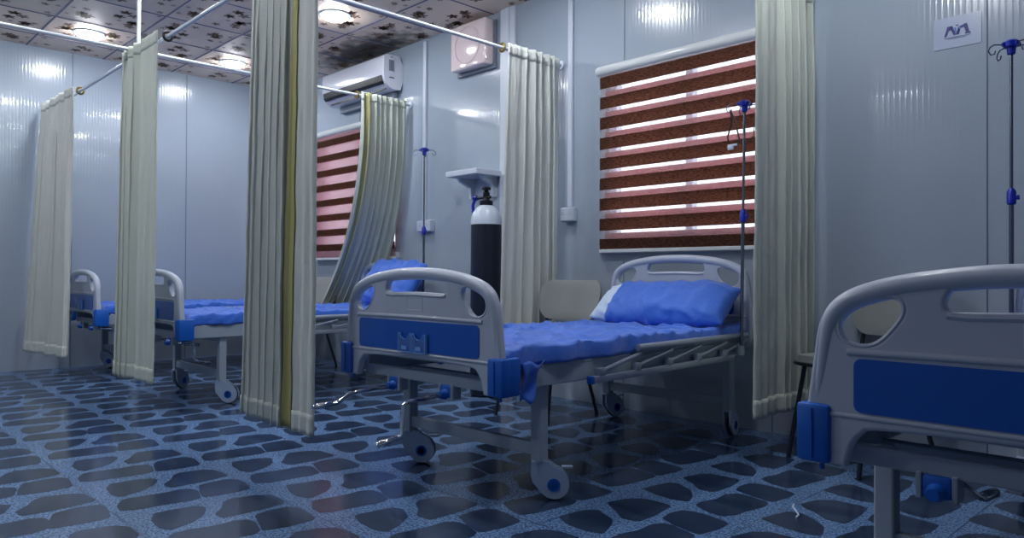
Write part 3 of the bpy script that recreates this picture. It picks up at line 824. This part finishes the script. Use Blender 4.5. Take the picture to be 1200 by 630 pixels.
# ------------------------------------------------------------------ IV poles
def iv_pole(label, x, y, z0, z1, mid, bracket, tube=False, lean=0):
    r = thing('iv_pole', label, 'IV pole', (x, y, z0), 0, 'IV poles'); r.rotation_euler = (0, lean, 0)
    H = z1 - z0
    MB().tube([(0, 0, 0), (0, 0, mid - z0)], .0095, 12).tube([(0, 0, mid - z0), (0, 0, H)], .0068, 12).build('pole', M['steel'], r)
    MB().lathe([(.013, -.035), (.018, -.03), (.018, .02), (.013, .03), (.009, .036)], (0, 0, mid - z0), 16).box((.02, 0, -.005 + mid - z0), (.02, .014, .02), .003).build('height_clamp', M['ivblue'], r, angle=40)
    b = MB(); b.lathe([(.010, -.035), (.016, -.03), (.018, -.005), (.030, 0), (.032, .02), (.022, .028), (.008, .03)], (0, 0, H), 16)
    for k in range(4):
        a = PI / 4 + k * PI / 2; b.box((math.cos(a) * .03, math.sin(a) * .03, H + .01), (.02, .012, .018), .003, Matrix.Rotation(a, 3, 'Z'))
    hd = b.build('hook_head', M['ivblue'], r, angle=40)
    for k in range(4):
        a = PI / 4 + k * PI / 2; d = Vector((math.cos(a), math.sin(a), 0))
        pts = [d * .035 + Vector((0, 0, H + .008)), d * .075 + Vector((0, 0, H + .008)), d * .092 + Vector((0, 0, H - .004)), d * .098 + Vector((0, 0, H - .022)), d * .088 + Vector((0, 0, H - .036)), d * .072 + Vector((0, 0, H - .032)), d * .068 + Vector((0, 0, H - .018))]
        MB().tube(pts, .0028, 8).build('hook', M['steel'], hd)
    bx, by = bracket
    MB().tube([(0, 0, .0), (0, 0, .05)], .016, 12).box((bx / 2, by / 2, .02), (abs(bx) + .01, abs(by) + .012, .025), .003).build('pole_bracket', M['frame'], r, angle=40)
    if tube:
        b = MB(); t = H
        b.tube([(-.085, 0, t - .01), (-.075, 0, t - .08), (-.10, 0, t - .16), (-.085, 0, t - .205)], .004, 6)
        b.tube([(-.085, 0, t - .01), (-.05, 0, t - .09), (-.03, 0, t - .17), (-.015, 0, t - .21)], .004, 6)
        b.tube([(.08, 0, t - .01), (.06, 0, t - .10), (.055, 0, t - .17), (.01, 0, t - .21)], .0022, 6)
        b.build('hanging_cord', M['black'], r)
        MB().box((-.08, 0, t - .215), (.035, .012, .03), .004).box((-.055, 0, t - .205), (.03, .008, .012), .003).build('cord_clip', M['cylwhite'], r)
    return r
iv_pole('IV pole with blue hook head and hanging cord, in front of the centre blind', -2.015, 3.70, .47, 1.82, 1.225, (-.04, 0), True, math.radians(.7))
iv_pole('IV pole with blue hook head left of the oxygen cylinder', -4.965, 3.80, .47, 1.93, 1.265, (-.05, 0))
iv_pole('IV pole with blue hook head at the right edge under the laminated sheet', -.785, 3.76, .47, 1.89, 1.245, (.05, 0))

# ------------------------------------------------------------------ chairs
def make_chair(loc, rz, label):
    r = thing('stacking_chair', label, 'chair', loc, rz, 'grey stacking chairs')   # faces local -Y
    def back(u, v):
        P = rr(-.255, .255, 0, .27, .085, 8); return P
    o4 = rr(-.255, .255, 0, .265, .085, 8); out = []
    for k in range(len(o4)):
        a, c = o4[k], o4[(k + 1) % len(o4)]; m_ = max(1, int(math.dist(a, c) / .03))
        out += [(a[0] + (c[0] - a[0]) * q / m_, a[1] + (c[1] - a[1]) * q / m_) for q in range(m_)]
    b = MB()
    bend = lambda x, z: -.055 * (1 - (x / .255) ** 2) * -1
    A = []; B = []
    for k, (x, z) in enumerate(out):
        x2 = x * (.90 + .10 * min(1, z / .15)); 
        A.append((x2, .195 + bend(x, z) + .22 * z, .600 + z)); B.append((x2, .215 + bend(x, z) + .22 * z, .600 + z))
    # fan-built shell with centre strip for the curve
    def shell(P, side):
        vs = [b.bm.verts.new(p) for p in P]; n = len(P)
        rings = [vs]
        for f in (.8, .55, .3, .08):
            ring = []
            for (x, z) in out:
                x1, z1 = x * f, .1325 + (z - .1325) * f; x2 = x1 * (.90 + .10 * min(1, z1 / .15))
                yy = (.195 if side == 0 else .215) + bend(x1, z1) + .22 * z1 + (-.006 if side == 0 else .006)
                ring.append(b.bm.verts.new((x2, yy, .600 + z1)))
            rings.append(ring)
        for P1, P2 in zip(rings, rings[1:]):
            for k in range(n): b.bm.faces.new((P1[k], P1[(k + 1) % n], P2[(k + 1) % n], P2[k]))
        b.bm.faces.new(rings[-1]); return vs
    va, vb = shell(A, 0), shell(B, 1)
    for k in range(len(va)): b.bm.faces.new((va[k], va[(k + 1) % len(va)], vb[(k + 1) % len(va)], vb[k]))
    b.build('backrest', M['chair'], r, angle=50)
    s = MB(); s.prism([(x, y, .472) for x, y in rr(-.225, .225, -.225, .20, .07, 6)], (0, 0, .014))
    s.prism([(x, y, .486) for x, y in rr(-.22, .22, -.22, .195, .07, 6)], (0, 0, .026)); s.build('seat', M['chair'], r, angle=40)
    MB().tube([(x, y, .470) for x, y in rr(-.228, .228, -.228, .203, .07, 6)], .009, 8, close=True).build('seat_edge', M['black'], r)
    for sx in (-1, 1):
        MB().tube([(sx * .19, -.16, .465), (sx * .215, -.24, .02), (sx * .216, -.242, .0)], .011, 10).build('leg', M['chair_leg'], r)
        MB().tube([(sx * .19, .10, .465), (sx * .215, .25, .02), (sx * .216, .252, .0)], .011, 10).build('leg', M['chair_leg'], r)
        MB().tube([(sx * .19, .10, .462), (sx * .20, .19, .455), (sx * .20, .232, .56), (sx * .195, .258, .72)], .010, 10).build('back_support', M['chair_leg'], r)
    MB().tube([(-.19, -.12, .462), (.19, -.12, .462)], .010, 8).tube([(-.19, .1, .462), (.19, .1, .462)], .010, 8).build('seat_frame', M['chair_leg'], r)
    return r
ch0 = make_chair((-3.275, 3.50, 0), math.radians(3), 'grey plastic chair between the curtain and the centre bed headboard')
def chair_copy(loc, rz, label):
    c = copy_tree(ch0); c.location = loc; c.rotation_euler = (0, 0, rz); c['label'] = label; return c
chair_copy((-1.39, 3.70, 0), math.radians(-22), 'grey chair behind the right edge bed, seen through its footboard opening')
chair_copy((-6.52, 3.52, 0), math.radians(10), 'pale chair below the far left window, between the two left beds')

# ------------------------------------------------------------------ laminated sheet with emblem
r = thing('laminated_sheet', 'clear laminated sheet with navy blue emblem stuck high on the right wall', 'sign', (-1.068, WB, 2.09))
MB().box((0, -.0015, 0), (.206, .003, .152)).build('sheet_film', M['paper'], r, smooth=False)
y = -.0036
def flat(name, polys, m):
    b = MB()
    for P in polys: b.prism([(x, y, z) for x, z in P], (0, -.0008, 0))
    b.build(name, m, r, smooth=False)
flat('emblem', [[(-.056, -.018), (-.042, .030), (-.020, .030), (-.028, .010), (-.036, .010), (-.046, -.018)], [(-.020, .030), (-.004, -.014), (-.014, -.018), (-.030, .018)],
                [(-.006, -.016), (.004, .012), (.014, .010), (.008, -.016)], [(.012, .022), (.034, .030), (.042, .030), (.052, -.012), (.058, -.014), (.058, -.020), (.034, -.020), (.034, -.014), (.038, -.012), (.030, .014), (.014, .012)],
                [(-.006, .034), (.000, .030), (.006, .034), (.004, .026), (-.004, .026)]], M['logo_navy'])
flat('emblem_wreath', [[(-.012, .022), (-.004, .018), (-.002, -.006), (-.010, -.002)], [(.002, .018), (.012, .024), (.010, .002), (.002, -.008)]], M['logo_blue'])
flat('emblem_lines', [[(-.056, -.025), (.058, -.025), (.058, -.0275), (-.056, -.0275)], [(-.040, -.032), (.040, -.032), (.040, -.0335), (-.040, -.0335)]], M['logo_navy'])

# small scrap on the floor
tag(MB().tube([(-1.315, 2.83, .004), (-1.300, 2.79, .006), (-1.270, 2.75, .006), (-1.243, 2.715, .005), (-1.236, 2.68, .004)], .004, 8).build('plastic_strip', M['scrap']),
    'tiny curved white plastic strip lying on the floor near the right bed', 'plastic strip')

# ------------------------------------------------------------------ daylight outside, camera
w = bpy.data.worlds.new('world'); bpy.context.scene.world = w; w.use_nodes = True
nt = w.node_tree; nt.nodes.clear()
o = N(nt, 'ShaderNodeOutputWorld'); bg = N(nt, 'ShaderNodeBackground', Strength=5.0)
bg.inputs[0].default_value = (.95, .93, 1, 1); nt.links.new(bg.outputs[0], o.inputs[0])

f, yaw, pitch, roll = 868.45, math.radians(45.772), math.radians(.4286), math.radians(.2632)
F = Vector((-math.sin(yaw) * math.cos(pitch), math.cos(yaw) * math.cos(pitch), math.sin(pitch)))
R = Vector((math.cos(yaw), math.sin(yaw), 0)); U = R.cross(F)
R2 = R * math.cos(roll) + U * math.sin(roll); U2 = R2.cross(F)
cam = bpy.data.cameras.new('camera'); co = bpy.data.objects.new('camera', cam); C.objects.link(co)
co.matrix_world = Matrix(((R2.x, U2.x, -F.x, 0), (R2.y, U2.y, -F.y, 0), (R2.z, U2.z, -F.z, .90), (0, 0, 0, 1)))
cam.sensor_width = 36; cam.lens = f / 1200 * 36; cam.clip_start = .02
bpy.context.scene.camera = co
sc = bpy.context.scene
sc.view_settings.view_transform = 'Standard'; sc.view_settings.look = 'None'
sc.view_settings.exposure = 0; sc.view_settings.gamma = 1; sc.view_settings.use_curve_mapping = False
